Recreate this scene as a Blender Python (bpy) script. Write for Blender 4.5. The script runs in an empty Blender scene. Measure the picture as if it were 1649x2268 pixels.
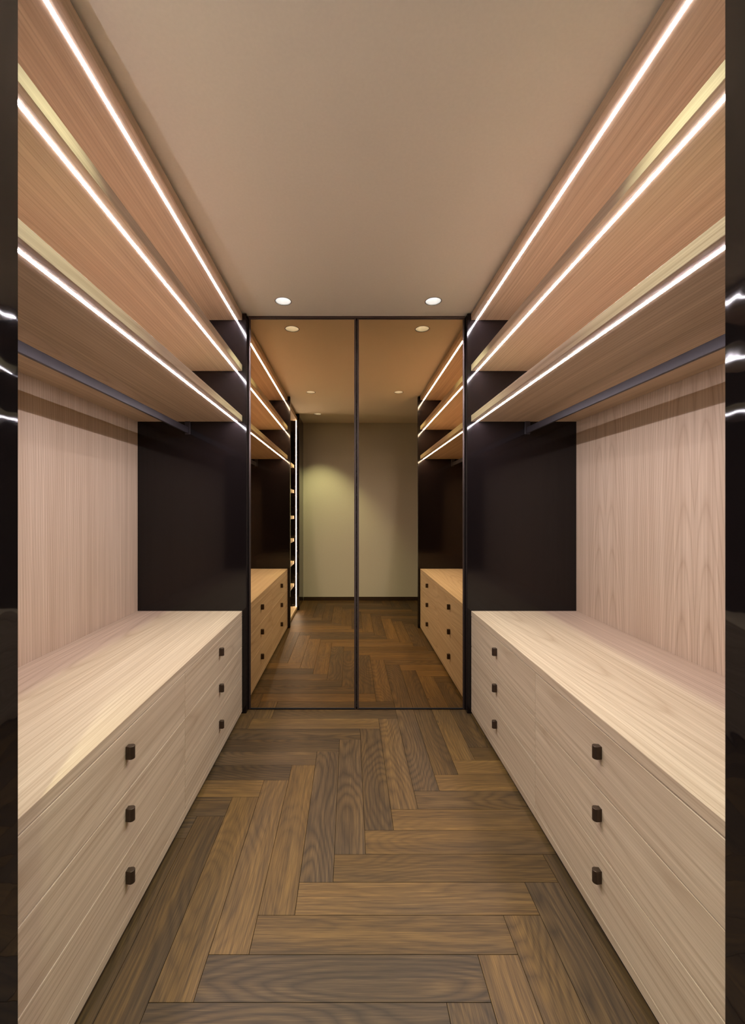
import bpy, bmesh, math, random
from mathutils import Vector

random.seed(7)
scn = bpy.context.scene
C = scn.collection

# ------------------------------------------------------------------ camera
EYE = 1.32                      # eye height
F_PX = 920.0                    # focal length in pixels of the 1649 x 2268 frame
cam_d = bpy.data.cameras.new('camera')
cam = bpy.data.objects.new('camera', cam_d)
C.objects.link(cam)
cam.location = (0, 0, EYE)
cam.rotation_euler = (math.pi / 2, 0, 0)
cam_d.sensor_fit = 'VERTICAL'
cam_d.sensor_height = 24.0
cam_d.lens = 24.0 * F_PX / 2268.0
cam_d.shift_x = (824.5 - 775.0) / 2268.0
cam_d.shift_y = (1131.0 - 1134.0) / 2268.0
cam_d.clip_start = 0.02
scn.camera = cam

# ------------------------------------------------------------------ world, exposure
w = bpy.data.worlds.new('world'); scn.world = w
w.use_nodes = True
w.node_tree.nodes['Background'].inputs['Color'].default_value = (0.02, 0.02, 0.02, 1)
w.node_tree.nodes['Background'].inputs['Strength'].default_value = 0.2
scn.view_settings.view_transform = 'Standard'
scn.view_settings.look = 'None'
scn.view_settings.gamma = 1.0
scn.view_settings.exposure = 0.28
scn.view_settings.use_curve_mapping = False
cy = scn.cycles
cy.max_bounces = 8
cy.diffuse_bounces = 5
cy.glossy_bounces = 4
cy.use_adaptive_sampling = True
cy.adaptive_threshold = 0.08
cy.use_denoising = True
cy.use_light_tree = False
cy.sample_clamp_indirect = 6.0
cy.caustics_reflective = False
cy.caustics_refractive = False

LED_COLOR = (1.0, 0.92, 1.02)
LED_STRENGTH = 170.0
SPOT_COLOR = (0.87, 1.0, 0.70)
SPOT_POWER = 42.0

# ------------------------------------------------------------------ main dimensions (metres)
XL, XR = -0.702, 0.787          # cabinet fronts left / right of the aisle
XLB, XRB = -1.381, 1.470        # oak back panels
PL, PR = -0.6745, 0.7615        # aisle edges of the dark end panels
YN, YF = 0.846, 2.702           # near / far inner faces of the end panels
YS = 1.768                      # joint between the two drawer units
YM = 2.753                      # mirror doors
YB = -0.597                     # wall behind the camera
CEIL = 2.610
TOP = 0.668                     # worktop height
SHELF_Z = (1.899, 2.228, 2.559)  # undersides of the three lit shelves

# ------------------------------------------------------------------ node helpers
def new_mat(name):
    m = bpy.data.materials.new(name)
    m.use_nodes = True
    nt = m.node_tree
    return m, nt, nt.nodes['Principled BSDF']

def N(nt, kind, **props):
    n = nt.nodes.new(kind)
    for k, v in props.items():
        setattr(n, k, v)
    return n

def math_node(nt, op, a, b=None, clamp=False):
    n = N(nt, 'ShaderNodeMath', operation=op, use_clamp=clamp)
    for i, v in enumerate((a, b)):
        if v is None:
            continue
        if isinstance(v, (int, float)):
            n.inputs[i].default_value = v
        else:
            nt.links.new(v, n.inputs[i])
    return n.outputs[0]

def ramp(nt, fac, stops):
    r = N(nt, 'ShaderNodeValToRGB')
    els = r.color_ramp.elements
    els[0].position, els[0].color = stops[0][0], (*stops[0][1], 1)
    els[1].position, els[1].color = stops[-1][0], (*stops[-1][1], 1)
    for p, c in stops[1:-1]:
        e = els.new(p); e.color = (*c, 1)
    nt.links.new(fac, r.inputs[0])
    return r.outputs[0]

def mix_rgb(nt, fac, a, b, blend='MIX'):
    n = N(nt, 'ShaderNodeMix', data_type='RGBA', blend_type=blend)
    for sock, v in ((n.inputs['Factor'], fac), (n.inputs['A'], a), (n.inputs['B'], b)):
        if isinstance(v, (int, float)):
            sock.default_value = v
        elif isinstance(v, tuple):
            sock.default_value = (*v, 1)
        else:
            nt.links.new(v, sock)
    return n.outputs['Result']

def grain_coords(nt, along, bookmatch=0.0, spread=7.0):
    """object coordinates re-ordered to (along the grain, across, across), shifted per object"""
    tc = N(nt, 'ShaderNodeTexCoord')
    sep = N(nt, 'ShaderNodeSeparateXYZ')
    nt.links.new(tc.outputs['Object'], sep.inputs[0])
    oi = N(nt, 'ShaderNodeObjectInfo')
    rnd = oi.outputs['Random']
    order = {'X': (0, 1, 2), 'Y': (1, 0, 2), 'Z': (2, 1, 0)}[along]
    s = [sep.outputs[i] for i in order]
    if bookmatch:
        s[1] = math_node(nt, 'PINGPONG', s[1], bookmatch)
    s[0] = math_node(nt, 'ADD', s[0], math_node(nt, 'MULTIPLY', rnd, spread))
    comb = N(nt, 'ShaderNodeCombineXYZ')
    for i in range(3):
        nt.links.new(s[i], comb.inputs[i])
    return comb.outputs[0], rnd

def scaled(nt, vec, sx, sy, sz, loc=(0, 0, 0), rot=(0, 0, 0)):
    mp = N(nt, 'ShaderNodeMapping')
    mp.inputs['Scale'].default_value = (sx, sy, sz)
    mp.inputs['Location'].default_value = loc
    mp.inputs['Rotation'].default_value = rot
    nt.links.new(vec, mp.inputs[0])
    return mp.outputs[0]

def noise(nt, vec, scale=1.0, detail=3.0, rough=0.55, dist=0.0):
    n = N(nt, 'ShaderNodeTexNoise')
    n.inputs['Scale'].default_value = scale
    n.inputs['Detail'].default_value = detail
    n.inputs['Roughness'].default_value = rough
    n.inputs['Distortion'].default_value = dist
    nt.links.new(vec, n.inputs['Vector'])
    return n.outputs[0]

# ------------------------------------------------------------------ materials
def oak_material(name, along, light, dark, bookmatch=0.0, tilt=0.035, ring_loc=(0.0, 0.10, 0.16), ring_scale=22.0):
    m, nt, bsdf = new_mat(name)
    vec, rnd = grain_coords(nt, along, bookmatch)
    fine = noise(nt, scaled(nt, vec, 1.5, 190, 190), 1.0, 3, 0.65)
    pores = noise(nt, scaled(nt, vec, 4.0, 560, 560), 1.0, 1, 0.5)
    band = noise(nt, scaled(nt, vec, 0.35, 34, 34), 1.0, 2, 0.5)
    wobble = noise(nt, scaled(nt, vec, 0.7, 3.5, 3.5), 1.0, 2, 0.5)
    # growth rings of a slightly tilted trunk: straight lines with long flame figures
    ring_vec = scaled(nt, vec, 1, 1, 1, ring_loc, (0, tilt, tilt * 0.6))
    sep = N(nt, 'ShaderNodeSeparateXYZ'); nt.links.new(ring_vec, sep.inputs[0])
    rad = math_node(nt, 'SQRT', math_node(nt, 'ADD',
            math_node(nt, 'POWER', sep.outputs[1], 2.0), math_node(nt, 'POWER', sep.outputs[2], 2.0)))
    ph = math_node(nt, 'ADD', math_node(nt, 'MULTIPLY', rad, ring_scale * 3.2), math_node(nt, 'MULTIPLY', wobble, 4.0))
    ph = math_node(nt, 'FRACT', math_node(nt, 'ADD', ph, 50.0))
    ring = math_node(nt, 'POWER', math_node(nt, 'PINGPONG', math_node(nt, 'MULTIPLY', ph, 2.0), 1.0), 4.0)
    f = math_node(nt, 'MULTIPLY', fine, 0.55)
    f = math_node(nt, 'ADD', f, math_node(nt, 'MULTIPLY', band, 0.42))
    f = math_node(nt, 'ADD', f, math_node(nt, 'MULTIPLY', pores, 0.20))
    f = math_node(nt, 'ADD', f, math_node(nt, 'MULTIPLY', ring, 0.16))
    mid = tuple((a + b) / 2 for a, b in zip(light, dark))
    col = ramp(nt, f, [(0.40, light), (0.60, mid), (0.86, dark)])
    nt.links.new(col, bsdf.inputs['Base Color'])
    bsdf.inputs['Roughness'].default_value = 0.52
    bsdf.inputs['Specular IOR Level'].default_value = 0.28
    return m

OAK_L, OAK_D = (0.73, 0.585, 0.430), (0.44, 0.314, 0.210)
M = {}
M['oak_y'] = oak_material('pale_oak_lengthwise', 'Y', OAK_L, OAK_D)
M['oak_panel'] = oak_material('pale_oak_upright', 'Z', OAK_L, OAK_D, ring_loc=(0, 0.05, 0.11), tilt=0.03)
M['oak_panel_match'] = oak_material('pale_oak_bookmatched', 'Z', OAK_L, OAK_D, bookmatch=0.31, tilt=0.045,
                                    ring_loc=(0, -0.16, 0.085), ring_scale=24)

def floor_oak():
    m, nt, bsdf = new_mat('smoked_oak_plank')
    vec, rnd = grain_coords(nt, 'X', spread=19.0)
    fine = noise(nt, scaled(nt, vec, 6.0, 240, 240), 1.0, 3, 0.65)
    pores = noise(nt, scaled(nt, vec, 16.0, 560, 560), 1.0, 1, 0.5)
    band = noise(nt, scaled(nt, vec, 1.0, 26, 26), 1.0, 2, 0.5)
    wobble = noise(nt, scaled(nt, vec, 1.6, 14, 14), 1.0, 2, 0.5)
    r2 = math_node(nt, 'FRACT', math_node(nt, 'MULTIPLY', rnd, 13.7))
    r3 = math_node(nt, 'FRACT', math_node(nt, 'MULTIPLY', rnd, 37.3))
    sep = N(nt, 'ShaderNodeSeparateXYZ'); nt.links.new(vec, sep.inputs[0])
    # distance from the pith, which drifts along the plank -> cathedral figures on some planks
    drift = noise(nt, scaled(nt, vec, 0.9, 0.001, 0.001), 1.0, 1, 0.5)
    yy = math_node(nt, 'SUBTRACT', sep.outputs[1], math_node(nt, 'MULTIPLY', math_node(nt, 'SUBTRACT', r2, 0.5), 0.20))
    zz = math_node(nt, 'ADD', math_node(nt, 'MULTIPLY', drift, 0.40), -0.10)
    rad = math_node(nt, 'SQRT', math_node(nt, 'ADD',
            math_node(nt, 'POWER', yy, 2.0), math_node(nt, 'POWER', zz, 2.0)))
    ph = math_node(nt, 'ADD', math_node(nt, 'MULTIPLY', rad, 88.0), math_node(nt, 'MULTIPLY', wobble, 3.0))
    ph = math_node(nt, 'FRACT', ph)
    ring = math_node(nt, 'POWER', math_node(nt, 'PINGPONG', math_node(nt, 'MULTIPLY', ph, 2.0), 1.0), 1.8)
    f = math_node(nt, 'MULTIPLY', fine, 0.56)
    f = math_node(nt, 'ADD', f, math_node(nt, 'MULTIPLY', band, 0.36))
    f = math_node(nt, 'ADD', f, math_node(nt, 'MULTIPLY', pores, 0.26))
    ring = math_node(nt, 'MULTIPLY', ring, math_node(nt, 'ADD', math_node(nt, 'MULTIPLY', r3, 0.16), 0.06))
    f = math_node(nt, 'ADD', f, ring)
    warm = ramp(nt, f, [(0.42, (0.235, 0.128, 0.040)), (0.62, (0.128, 0.068, 0.023)), (0.84, (0.056, 0.030, 0.013))])
    grey = ramp(nt, f, [(0.40, (0.150, 0.091, 0.043)), (0.62, (0.085, 0.050, 0.025)), (0.84, (0.044, 0.027, 0.015))])
    patch = noise(nt, scaled(nt, vec, 1.6, 7, 7), 1.0, 2, 0.5)
    k = math_node(nt, 'ADD', math_node(nt, 'MULTIPLY', math_node(nt, 'SUBTRACT', patch, 0.5), 2.2), r3, True)
    col = mix_rgb(nt, k, warm, grey)
    val = math_node(nt, 'ADD', math_node(nt, 'MULTIPLY', r2, 0.42), 0.50)
    hsv = N(nt, 'ShaderNodeHueSaturation')
    nt.links.new(val, hsv.inputs['Value']); nt.links.new(col, hsv.inputs['Color'])
    col = hsv.outputs[0]
    # sparse dark knots
    vor = N(nt, 'ShaderNodeTexVoronoi'); vor.inputs['Scale'].default_value = 1.0
    nt.links.new(scaled(nt, vec, 3.2, 7.0, 0.001), vor.inputs['Vector'])
    d = math_node(nt, 'ADD', vor.outputs['Distance'], math_node(nt, 'MULTIPLY', math_node(nt, 'SUBTRACT', wobble, 0.5), 0.10))
    knot = math_node(nt, 'SUBTRACT', 1.0, math_node(nt, 'DIVIDE', d, 0.075), True)
    sepc = N(nt, 'ShaderNodeSeparateColor'); nt.links.new(vor.outputs['Color'], sepc.inputs[0])
    keep = math_node(nt, 'GREATER_THAN', sepc.outputs[0], 0.62)
    knot = math_node(nt, 'MULTIPLY', math_node(nt, 'MULTIPLY', knot, 2.0, True), keep)
    col = mix_rgb(nt, math_node(nt, 'MULTIPLY', knot, 0.85), col, (0.022, 0.013, 0.010))
    nt.links.new(col, bsdf.inputs['Base Color'])
    rough = math_node(nt, 'ADD', math_node(nt, 'MULTIPLY', fine, 0.18), 0.40)
    nt.links.new(rough, bsdf.inputs['Roughness'])
    bsdf.inputs['Specular IOR Level'].default_value = 0.24
    return m
M['plank'] = floor_oak()

def plain(name, color, rough, metallic=0.0, spec=0.5, speckle=0.0, scale=40.0, bump=0.0):
    m, nt, bsdf = new_mat(name)
    bsdf.inputs['Base Color'].default_value = (*color, 1)
    bsdf.inputs['Roughness'].default_value = rough
    bsdf.inputs['Metallic'].default_value = metallic
    bsdf.inputs['Specular IOR Level'].default_value = spec
    tc = N(nt, 'ShaderNodeTexCoord')
    nz = noise(nt, tc.outputs['Object'], scale, 1, 0.5)
    if speckle:
        a = tuple(c * (1 - speckle) for c in color); b = tuple(min(1, c * (1 + speckle)) for c in color)
        nt.links.new(ramp(nt, nz, [(0.3, a), (0.7, b)]), bsdf.inputs['Base Color'])
    if bump:
        bp = N(nt, 'ShaderNodeBump')
        bp.inputs['Strength'].default_value = 1.0
        bp.inputs['Distance'].default_value = bump
        nt.links.new(nz, bp.inputs['Height']); nt.links.new(bp.outputs[0], bsdf.inputs['Normal'])
    return m

M['lacquer'] = plain('dark_brown_lacquer', (0.0085, 0.0060, 0.0060), 0.10, spec=0.36, speckle=0.01, scale=6)
M['lacquer_edge'] = plain('dark_brown_polished_edge', (0.0085, 0.0060, 0.0060), 0.035, spec=0.5, scale=13, bump=0.0009)
M['plaster'] = plain('ceiling_paint', (0.92, 0.85, 0.735), 0.85, spec=0.2, speckle=0.012, scale=90)
M['wall'] = plain('beige_wall_paint', (0.68, 0.70, 0.68), 0.85, spec=0.2, speckle=0.015, scale=90)
M['base'] = plain('dark_baseboard', (0.035, 0.022, 0.016), 0.4, speckle=0.1)
M['plinth_shade_gasket'] = plain('black_plinth_shade_and_gasket', (0.008, 0.006, 0.005), 0.7, speckle=0.1)  # shade put into the plinth colour; also the doors' black bottom gasket
M['subfloor'] = plain('dark_joint', (0.020, 0.013, 0.009), 0.9, speckle=0.1)
M['bronze'] = plain('dark_bronze_metal', (0.115, 0.085, 0.075), 0.33, metallic=0.85, speckle=0.06, scale=120)
M['knob'] = plain('brown_anodised_metal', (0.075, 0.050, 0.036), 0.36, metallic=0.7, speckle=0.05, scale=200)
M['rail'] = plain('charcoal_metal', (0.036, 0.030, 0.034), 0.42, metallic=0.3, speckle=0.05, scale=150)
M['reflector'] = plain('satin_reflector', (0.80, 0.80, 0.80), 0.35, spec=0.5, speckle=0.01)
M['rim'] = plain('dark_rim', (0.06, 0.05, 0.045), 0.5, speckle=0.05)
M['can'] = plain('grey_can', (0.25, 0.25, 0.25), 0.6, speckle=0.05)

def mirror_mat():
    m, nt, bsdf = new_mat('bronze_mirror')
    tc = N(nt, 'ShaderNodeTexCoord')
    nz = noise(nt, tc.outputs['Object'], 2.0, 2, 0.5)
    col = ramp(nt, nz, [(0.3, (0.720, 0.530, 0.300)), (0.7, (0.730, 0.540, 0.308))])
    nt.links.new(col, bsdf.inputs['Base Color'])
    bsdf.inputs['Metallic'].default_value = 1.0
    bsdf.inputs['Roughness'].default_value = 0.0
    return m
M['mirror'] = mirror_mat()

def emitter(name, color, strength):
    m, nt, bsdf = new_mat(name)
    bsdf.inputs['Base Color'].default_value = (0.9, 0.9, 0.9, 1)
    bsdf.inputs['Emission Color'].default_value = (*color, 1)
    bsdf.inputs['Emission Strength'].default_value = strength
    return m
def led_diffuser():
    # opal diffuser: bright along the middle, rolling off towards its two long edges
    m = emitter('led_diffuser', LED_COLOR, LED_STRENGTH)
    nt = m.node_tree; bsdf = nt.nodes['Principled BSDF']
    tc = N(nt, 'ShaderNodeTexCoord')
    sep = N(nt, 'ShaderNodeSeparateXYZ'); nt.links.new(tc.outputs['Object'], sep.inputs[0])
    u = math_node(nt, 'DIVIDE', math_node(nt, 'ABSOLUTE', sep.outputs[0]), 0.0064)
    k = N(nt, 'ShaderNodeMapRange', interpolation_type='SMOOTHSTEP')
    k.inputs['From Min'].default_value = 0.50; k.inputs['From Max'].default_value = 1.0
    k.inputs['To Min'].default_value = LED_STRENGTH; k.inputs['To Max'].default_value = LED_STRENGTH * 0.03
    nt.links.new(u, k.inputs['Value']); nt.links.new(k.outputs[0], bsdf.inputs['Emission Strength'])
    return m
M['led'] = led_diffuser()
M['led_upright'] = emitter('led_diffuser_upright', LED_COLOR, 70.0)
M['lamp'] = emitter('downlight_lamp', (1.0, 0.98, 0.93), 5.0)

# ------------------------------------------------------------------ object helpers
def world_loc(o):
    v = Vector((0, 0, 0))
    while o is not None:
        v += o.location; o = o.parent
    return v

def link(name, me, loc, parent=None):
    o = bpy.data.objects.new(name, me)
    C.objects.link(o)
    if parent is not None:
        o.parent = parent
        o.location = Vector(loc) - world_loc(parent)
    else:
        o.location = loc
    return o

def thing(name, loc, label, cat, group=None):
    o = bpy.data.objects.new(name, None)
    C.objects.link(o)
    o.location = loc
    o.empty_display_size = 0.05
    return tag(o, label, cat, group)

def tag(o, label, cat, group=None):
    o['label'] = label; o['category'] = cat
    if group:
        o['group'] = group
    return o

def struct(o):
    o['kind'] = 'structure'
    return o

def finish(bm, name, mats):
    bmesh.ops.recalc_face_normals(bm, faces=bm.faces)
    me = bpy.data.meshes.new(name)
    bm.to_mesh(me); bm.free()
    for m in (mats if isinstance(mats, (list, tuple)) else [mats]):
        me.materials.append(m)
    return me

def box(name, x0, x1, y0, y1, z0, z1, mat, parent=None, bevel=0.0, edge_mat=None, segs=1):
    if x1 < x0: x0, x1 = x1, x0
    if y1 < y0: y0, y1 = y1, y0
    if z1 < z0: z0, z1 = z1, z0
    c = Vector(((x0 + x1) / 2, (y0 + y1) / 2, (z0 + z1) / 2))
    bm = bmesh.new()
    bmesh.ops.create_cube(bm, size=1.0)
    bmesh.ops.scale(bm, vec=(x1 - x0, y1 - y0, z1 - z0), verts=bm.verts)
    if bevel:
        bmesh.ops.bevel(bm, geom=list(bm.edges), offset=bevel, segments=segs, affect='EDGES', clamp_overlap=True)
    if edge_mat is not None:
        bm.normal_update()
        for f in bm.faces:
            if abs(f.normal.x) > 0.6:
                f.material_index = 1
        me = finish(bm, name, [mat, edge_mat])
    else:
        me = finish(bm, name, mat)
    return link(name, me, c, parent)

def prism_y(name, prof, y0, y1, mat, parent=None):
    """profile in world (x, z), swept from y0 to y1"""
    cx = sum(p[0] for p in prof) / len(prof); cz = sum(p[1] for p in prof) / len(prof)
    c = Vector((cx, (y0 + y1) / 2, cz)); h = (y1 - y0) / 2
    bm = bmesh.new()
    a = [bm.verts.new((p[0] - cx, -h, p[1] - cz)) for p in prof]
    b = [bm.verts.new((p[0] - cx, h, p[1] - cz)) for p in prof]
    n = len(prof)
    bm.faces.new(a); bm.faces.new(b[::-1])
    for i in range(n):
        bm.faces.new((a[i], b[i], b[(i + 1) % n], a[(i + 1) % n]))
    return link(name, finish(bm, name, mat), c, parent)

def lathe(name, prof, loc, mat, parent=None, n=48, smooth=True):
    """profile of (radius, z) turned about the vertical axis"""
    bm = bmesh.new()
    rings = []
    for r, z in prof:
        if r < 1e-6:
            rings.append([bm.verts.new((0, 0, z))])
        else:
            rings.append([bm.verts.new((r * math.cos(2 * math.pi * i / n), r * math.sin(2 * math.pi * i / n), z)) for i in range(n)])
    for a, b in zip(rings, rings[1:]):
        for i in range(n):
            j = (i + 1) % n
            if len(a) == 1:
                bm.faces.new((a[0], b[i], b[j]))
            elif len(b) == 1:
                bm.faces.new((a[i], a[j], b[0]))
            else:
                bm.faces.new((a[i], a[j], b[j], b[i]))
    if smooth:
        for f in bm.faces:
            f.smooth = True
    me = finish(bm, name, mat)
    return link(name, me, loc, parent)

# ------------------------------------------------------------------ the setting: walls, ceiling
struct(box('wall_left', -1.56, -1.40, -0.75, 2.95, 0, CEIL + 0.13, M['wall']))
struct(box('wall_right', 1.49, 1.65, -0.75, 2.95, 0, CEIL + 0.13, M['wall']))
struct(box('wall_back', -1.40, 1.49, -0.75, YB, 0, CEIL, M['wall']))
struct(box('wall_front', -1.40, 1.49, 2.80, 2.95, 0, CEIL, M['wall']))
struct(box('baseboard_back', -0.684, 1.488, YB, YB + 0.012, 0.0, 0.055, M['base'], bevel=0.002))

SPOTS = [(-0.412, 2.56), (0.512, 2.56), (-0.428, 0.985), (0.528, 0.985), (-0.435, -0.035)]
HOLE = 0.050
def make_ceiling():
    bm = bmesh.new()
    edges = []
    def loop(pts):
        vs = [bm.verts.new((x, y, CEIL)) for x, y in pts]
        for i in range(len(vs)):
            edges.append(bm.edges.new((vs[i], vs[(i + 1) % len(vs)])))
    loop([(-1.40, YB), (1.49, YB), (1.49, 2.80), (-1.40, 2.80)])
    for x, y in SPOTS:
        loop([(x + HOLE * math.cos(2 * math.pi * i / 40), y + HOLE * math.sin(2 * math.pi * i / 40)) for i in range(40)])
    r = bmesh.ops.triangle_fill(bm, use_beauty=True, use_dissolve=False, edges=edges)
    faces = [g for g in r['geom'] if isinstance(g, bmesh.types.BMFace)]
    ex = bmesh.ops.extrude_face_region(bm, geom=faces)
    bmesh.ops.translate(bm, vec=(0, 0, 0.12), verts=[g for g in ex['geom'] if isinstance(g, bmesh.types.BMVert)])
    me = finish(bm, 'ceiling', M['plaster'])
    return struct(link('ceiling', me, (0, 0, 0)))
make_ceiling()

# ------------------------------------------------------------------ floor: herringbone planks
PW, PLEN, GAP, THICK = 0.1202, 0.800, 0.0014, 0.012
FX0, FX1, FY0, FY1 = -0.80, 1.489, YB + 0.001, 2.799
floor = struct(box('floor', -1.56, 1.65, -0.75, 2.95, -0.05, -THICK, M['subfloor']))

def plank_mesh(lx, ly):
    bm = bmesh.new()
    bmesh.ops.create_cube(bm, size=1.0)
    bmesh.ops.scale(bm, vec=(lx, ly, THICK), verts=bm.verts)
    tops = [e for e in bm.edges if all(v.co.z > 0 for v in e.verts)]
    bmesh.ops.bevel(bm, geom=tops, offset=0.0004, segments=1, affect='EDGES', clamp_overlap=True)
    return finish(bm, 'plank', M['plank'])
full_plank = plank_mesh(PLEN - GAP, PW - GAP)

def add_plank(x0, x1, y0, y1, turned):
    cx0, cx1, cy0, cy1 = max(x0, FX0), min(x1, FX1), max(y0, FY0), min(y1, FY1)
    if cx1 - cx0 < 0.012 or cy1 - cy0 < 0.012:
        return
    if cx0 > 0.83 and cy0 > 0.83:               # wholly under the right-hand cabinets
        return
    full = (cx0, cx1, cy0, cy1) == (x0, x1, y0, y1)
    lx, ly = (cy1 - cy0, cx1 - cx0) if turned else (cx1 - cx0, cy1 - cy0)
    me = full_plank if full else plank_mesh(lx - GAP, ly - GAP)
    o = link('plank', me, ((cx0 + cx1) / 2, (cy0 + cy1) / 2, -THICK / 2), floor)
    if turned:
        o.rotation_euler.z = math.pi / 2
    elif random.random() < 0.5:
        o.rotation_euler.z = math.pi

AX, AY = -0.301, 1.3554                         # corner of one upright plank, read off the photograph
for k in range(-30, 31):
    for j in range(-4, 5):
        bx, by = AX + k * PW + j * PLEN, AY + k * PW - j * PLEN
        add_plank(bx, bx + PW, by, by + PLEN, True)           # runs away from the viewer
        add_plank(bx, bx + PLEN, by - PW, by, False)          # runs across

# ------------------------------------------------------------------ dark end panels
def end_panel(x0, x1, y0, y1, label):
    o = box('end_panel', x0, x1, y0, y1, 0.0, 2.603, M['lacquer'], None, 0.0022, M['lacquer_edge'], 2)
    return tag(o, label, 'panel', 'dark lacquered end panels')
end_panel(-1.399, PL, YF, 2.788, 'dark brown glossy end panel left of the mirror doors')
end_panel(PR, 1.489, YF, 2.788, 'dark brown glossy end panel right of the mirror doors')
end_panel(-1.399, PL, 0.797, YN, 'dark brown glossy end panel at the left edge of the picture')
end_panel(PR, 1.489, 0.797, YN, 'dark brown glossy end panel at the right edge of the picture')

# ------------------------------------------------------------------ mirror doors
def mirror_door(x0, x1, wide_left, wide_right, side):
    t = thing('mirror_door', ((x0 + x1) / 2, YM, 0),
              f'{side} bronze tinted mirror door in a slim dark frame, floor to ceiling', 'mirror', 'mirror doors at the end of the aisle')
    z0, z1, yb = 0.004, 2.592, 2.780
    box('stile', x0, x0 + wide_left, YM, yb, z0, z1, M['bronze'], t, 0.0012)
    box('stile', x1 - wide_right, x1, YM, yb, z0, z1, M['bronze'], t, 0.0012)
    box('rail', x0 + wide_left, x1 - wide_right, YM, yb, z0, z0 + 0.009, M['plinth_shade_gasket'], t, 0.001)
    box('rail', x0 + wide_left, x1 - wide_right, YM, yb, z1 - 0.005, z1, M['bronze'], t, 0.001)
    box('mirror_glass', x0 + wide_left, x1 - wide_right, YM + 0.002, yb - 0.01, z0 + 0.009, z1 - 0.005, M['mirror'], t)
mirror_door(PL + 0.002, 0.0395, 0.014, 0.0125, 'left')
mirror_door(0.0455, PR - 0.002, 0.0125, 0.014, 'right')
struct(box('trim_1', PL + 0.001, PR - 0.001, YM - 0.003, 2.788, 2.594, 2.609, M['bronze'], bevel=0.001))

# ------------------------------------------------------------------ oak back panels
tag(box('back_panel', XLB, -1.3985, YN + 0.001, YF - 0.001, 0.0, 2.603, M['oak_panel']),
    'upright pale oak back panel behind the left rail', 'panel', 'oak back panels')
tag(box('back_panel', XRB, 1.4885, YN + 0.001, YF - 0.001, 0.0, 2.603, M['oak_panel_match']),
    'upright pale oak back panel with flame figure behind the right rail', 'panel', 'oak back panels')

# ------------------------------------------------------------------ drawer units and worktops
def knob_mesh():
    prof = [(0.0, -0.0085), (0.0070, -0.0085)]
    for i in range(17):
        a = math.radians(-125 + 250 * i / 16)
        prof.append((0.0142 + 0.0105 * math.cos(a), 0.0105 * math.sin(a)))
    prof += [(0.0070, 0.0085), (0.0, 0.0085)]
    bm = bmesh.new()
    lo = [bm.verts.new((p, q, -0.020)) for p, q in prof]
    hi = [bm.verts.new((p, q, 0.020)) for p, q in prof]
    n = len(prof)
    bm.faces.new(lo[::-1]); bm.faces.new(hi)
    for i in range(n):
        bm.faces.new((lo[i], lo[(i + 1) % n], hi[(i + 1) % n], hi[i]))
    rim = [e for e in bm.edges if abs(e.verts[0].co.z - e.verts[1].co.z) < 1e-6]
    bmesh.ops.bevel(bm, geom=rim, offset=0.0007, segments=1, affect='EDGES', clamp_overlap=True)
    return finish(bm, 'knob', M['knob'])
KNOB = knob_mesh()

DR = [(0.0465, 0.2425), (0.2455, 0.4355), (0.4385, 0.6290)]       # drawer fronts
KZ = (0.171, 0.366, 0.561)
def drawer_unit(side, y0, y1, label):
    s = -1 if side == 'L' else 1
    xf = XL if side == 'L' else XR                 # front plane
    xb = XLB if side == 'L' else XRB
    t = thing('drawer_unit', ((xf + xb) / 2, (y0 + y1) / 2, 0), label, 'drawers', 'oak drawer units under the worktops')
    g = 0.0012
    box('body', xf + s * 0.0225, xb - s * 0.001, y0 + g, y1 - g, 0.0440, 0.6310, M['oak_y'], t)
    box('plinth', xf + s * 0.006, xb - s * 0.02, y0 + g, y1 - g, 0.0, 0.0125, M['plinth_shade_gasket'], t)  # plinth blackened to stand in for shade in the gap under the base rail
    box('base_rail', xf, xf + s * 0.022, y0 + 0.0003, y1 - 0.0003, 0.0130, 0.0440, M['oak_y'], t, 0.0010)
    for (z0, z1), kz in zip(DR, KZ):
        d = box('drawer', xf, xf + s * 0.020, y0 + g, y1 - g, z0, z1, M['oak_y'], t, 0.0013)
        k = link('knob', KNOB, (xf, (y0 + y1) / 2, kz), d)
        if s > 0:
            k.rotation_euler.z = math.pi
    return t
drawer_unit('L', YN + 0.001, YS, 'pale oak drawer unit with three drawers, nearer one on the left')
drawer_unit('L', YS, YF - 0.001, 'pale oak drawer unit with three drawers, left one next to the mirror')
drawer_unit('R', YN + 0.001, YS, 'pale oak drawer unit with three drawers, nearer one on the right')
drawer_unit('R', YS, YF - 0.001, 'pale oak drawer unit with three drawers, right one next to the mirror')
tag(box('worktop', XL, XLB - 0.0 + 0.001, YN + 0.001, YF - 0.001, 0.6325, TOP, M['oak_y'], None, 0.0012),
    'long pale oak worktop over the left drawer units', 'worktop', 'oak worktops')
tag(box('worktop', XR, XRB - 0.001, YN + 0.001, YF - 0.001, 0.6325, TOP, M['oak_y'], None, 0.0012),
    'long pale oak worktop over the right drawer units', 'worktop', 'oak worktops')

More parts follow.
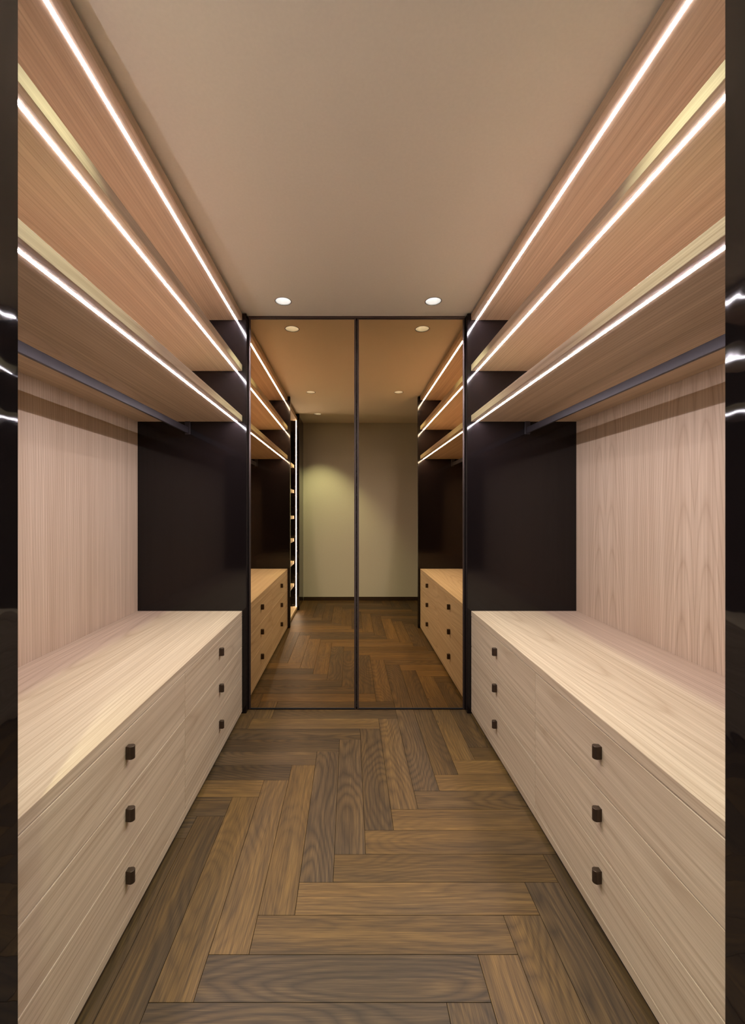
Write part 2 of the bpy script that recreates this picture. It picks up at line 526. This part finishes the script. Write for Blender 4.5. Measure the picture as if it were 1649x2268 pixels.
# ------------------------------------------------------------------ lit shelves
LEDW, LED_IN, LED_OUT = 0.0128, 0.0365, 0.0014
def lit_shelf(side, z, thick, label):
    s = -1 if side == 'L' else 1
    xf = XL if side == 'L' else XR
    xb = (XLB + 0.001) if side == 'L' else (XRB - 0.001)
    t = thing('lit_shelf', ((xf + xb) / 2, (YN + YF) / 2, z), label, 'shelf', 'oak shelves with light strips')
    c = xf + s * LED_IN
    a, b = c - s * LEDW / 2, c + s * LEDW / 2
    ch = 0.0012
    prof = [(xf, z + ch), (xf + s * ch, z), (a, z), (a, z + 0.008), (b, z + 0.008), (b, z), (xb, z), (xb, z + thick),
            (xf + s * ch, z + thick), (xf, z + thick - ch)]
    prism_y('board', prof, YN + 0.001, YF - 0.001, M['oak_y'], t)
    e = s * 0.0002
    q = LED_OUT
    led = [(a + e, z + 0.0075), (a + e, z - 0.0001), (a + e + s * 0.0015, z - q), (b - e - s * 0.0015, z - q), (b - e, z - 0.0001), (b - e, z + 0.0075)]
    o = prism_y('led_strip', led, YN + 0.001, YF - 0.001, [M['can'], M['led']], t)
    zl = z - o.location.z - t.location.z                # only the diffuser below the board glows
    for f in o.data.polygons:
        if len(f.vertices) == 4 and all(o.data.vertices[v].co.z < zl for v in f.vertices):
            f.material_index = 1
    o['label'] = 'glowing white light strip'
NAMES = ('lowest, over the clothes rail', 'middle', 'topmost, against the ceiling')
for side, word in (('L', 'left'), ('R', 'right')):
    for z, nm in zip(SHELF_Z, NAMES):
        lit_shelf(side, z, 0.041, f'{word} pale oak shelf with glowing light strip, {nm}' + (' of three' if nm == 'middle' else ''))

# ------------------------------------------------------------------ clothes rails
def clothes_rail(x, word):
    t = thing('clothes_rail', (x, (YN + YF) / 2, 1.82), f'charcoal metal clothes rail under the lowest {word} shelf', 'rail', 'clothes rails')
    box('bar', x - 0.006, x + 0.006, YN + 0.012, YF - 0.012, 1.822, 1.861, M['rail'], t, 0.0012)
    for y0, y1 in ((YN + 0.001, YN + 0.012), (YF - 0.012, YF - 0.001)):
        box('bracket', x - 0.017, x + 0.017, y0, y1, 1.816, 1.8985, M['rail'], t, 0.0015)
clothes_rail(-1.054, 'left')
clothes_rail(1.150, 'right')

# ------------------------------------------------------------------ downlights
def downlight(x, y, label):
    t = thing('downlight', (x, y, CEIL), label, 'downlight', 'recessed round ceiling downlights')
    lathe('rim', [(0.0465, 0.004), (0.0475, -0.0012), (0.0500, -0.0012), (0.0515, -0.0002), (0.0495, 0.004), (0.0465, 0.004)], (x, y, CEIL), M['rim'], t)
    lathe('reflector', [(0.0470, 0.001), (0.0445, 0.018), (0.0395, 0.036), (0.0320, 0.054), (0.0300, 0.056), (0.0320, 0.058), (0.0405, 0.037), (0.0455, 0.018), (0.0480, 0.001), (0.0470, 0.001)], (x, y, CEIL), M['reflector'], t)
    lamp = lathe('lamp', [(0.0, 0.0540), (0.0290, 0.0540), (0.0290, 0.0600), (0.0, 0.0600)], (x, y, CEIL), [M['can'], M['lamp']], t, 16, False)
    for f in lamp.data.polygons:
        if f.normal.z < -0.5:
            f.material_index = 1
    lathe('housing', [(0.0, 0.100), (0.0490, 0.100), (0.0490, 0.004), (0.0482, 0.004), (0.0482, 0.098), (0.0, 0.098)], (x, y, CEIL), M['can'], t)
    # the beam that leaves the lamp
    ld = bpy.data.lights.new('downlight_beam', 'SPOT')
    ld.energy = SPOT_POWER * (2.7 if y < 0.2 else 1.0); ld.color = SPOT_COLOR
    ld.spot_size = math.radians(86); ld.spot_blend = 0.6; ld.shadow_soft_size = 0.024
    lo = bpy.data.objects.new('beam', ld); C.objects.link(lo)
    lo.parent = t; lo.location = (0, 0, 0.050)
LBL = ('left round downlight in the ceiling next to the mirror doors', 'right round downlight in the ceiling next to the mirror doors',
       'left round downlight halfway along the aisle, seen in the mirror', 'right round downlight halfway along the aisle, seen in the mirror',
       'round downlight farthest back near the beige wall, seen in the mirror')
for (x, y), lb in zip(SPOTS, LBL):
    downlight(x, y, lb)

# ------------------------------------------------------------------ bookcase beside the viewer (seen in the mirror)
bk = thing('bookcase', (-1.05, 0.40, 0), 'tall dark bookcase with oak shelves and upright light strip, seen in the left mirror', 'bookcase')
BY0, BY1 = 0.0, 0.795
box('back_board', -1.398, -1.385, BY0, BY1, 0.0, 2.56, M['lacquer'], bk)
box('side_panel', -1.384, PL, BY0 - 0.05, BY0 - 0.001, 0.0, 2.603, M['lacquer'], bk, 0.001, M['lacquer_edge'])
box('top_board', -1.384, XL, BY0, BY1, 2.515, 2.557, M['oak_y'], bk, 0.001)
box('bottom_board', -1.384, XL, BY0, BY1, 0.012, 0.050, M['oak_y'], bk, 0.001)
for z in (1.888, 1.553, 1.212, 0.913, 0.615, 0.316):
    box('shelf', -1.384, -0.745, BY0 + 0.001, BY1 - 0.001, z, z + 0.040, M['oak_y'], bk, 0.001)
led = box('led_strip', -0.720, -0.711, BY0 - 0.001, BY0 + 0.0025, 0.052, 2.513, [M['can'], M['led_upright']], bk)
for f in led.data.polygons:
    if f.normal.y > -0.5 and abs(f.normal.z) < 0.5:
        f.material_index = 1
led['label'] = 'upright glowing white light strip'
tag(box('wardrobe_door', -0.720, -0.688, YB + 0.001, -0.052, 0.010, 2.600, M['lacquer'], None, 0.0015),
    'dark brown wardrobe door between the bookcase and the beige wall, seen in the left mirror', 'door')
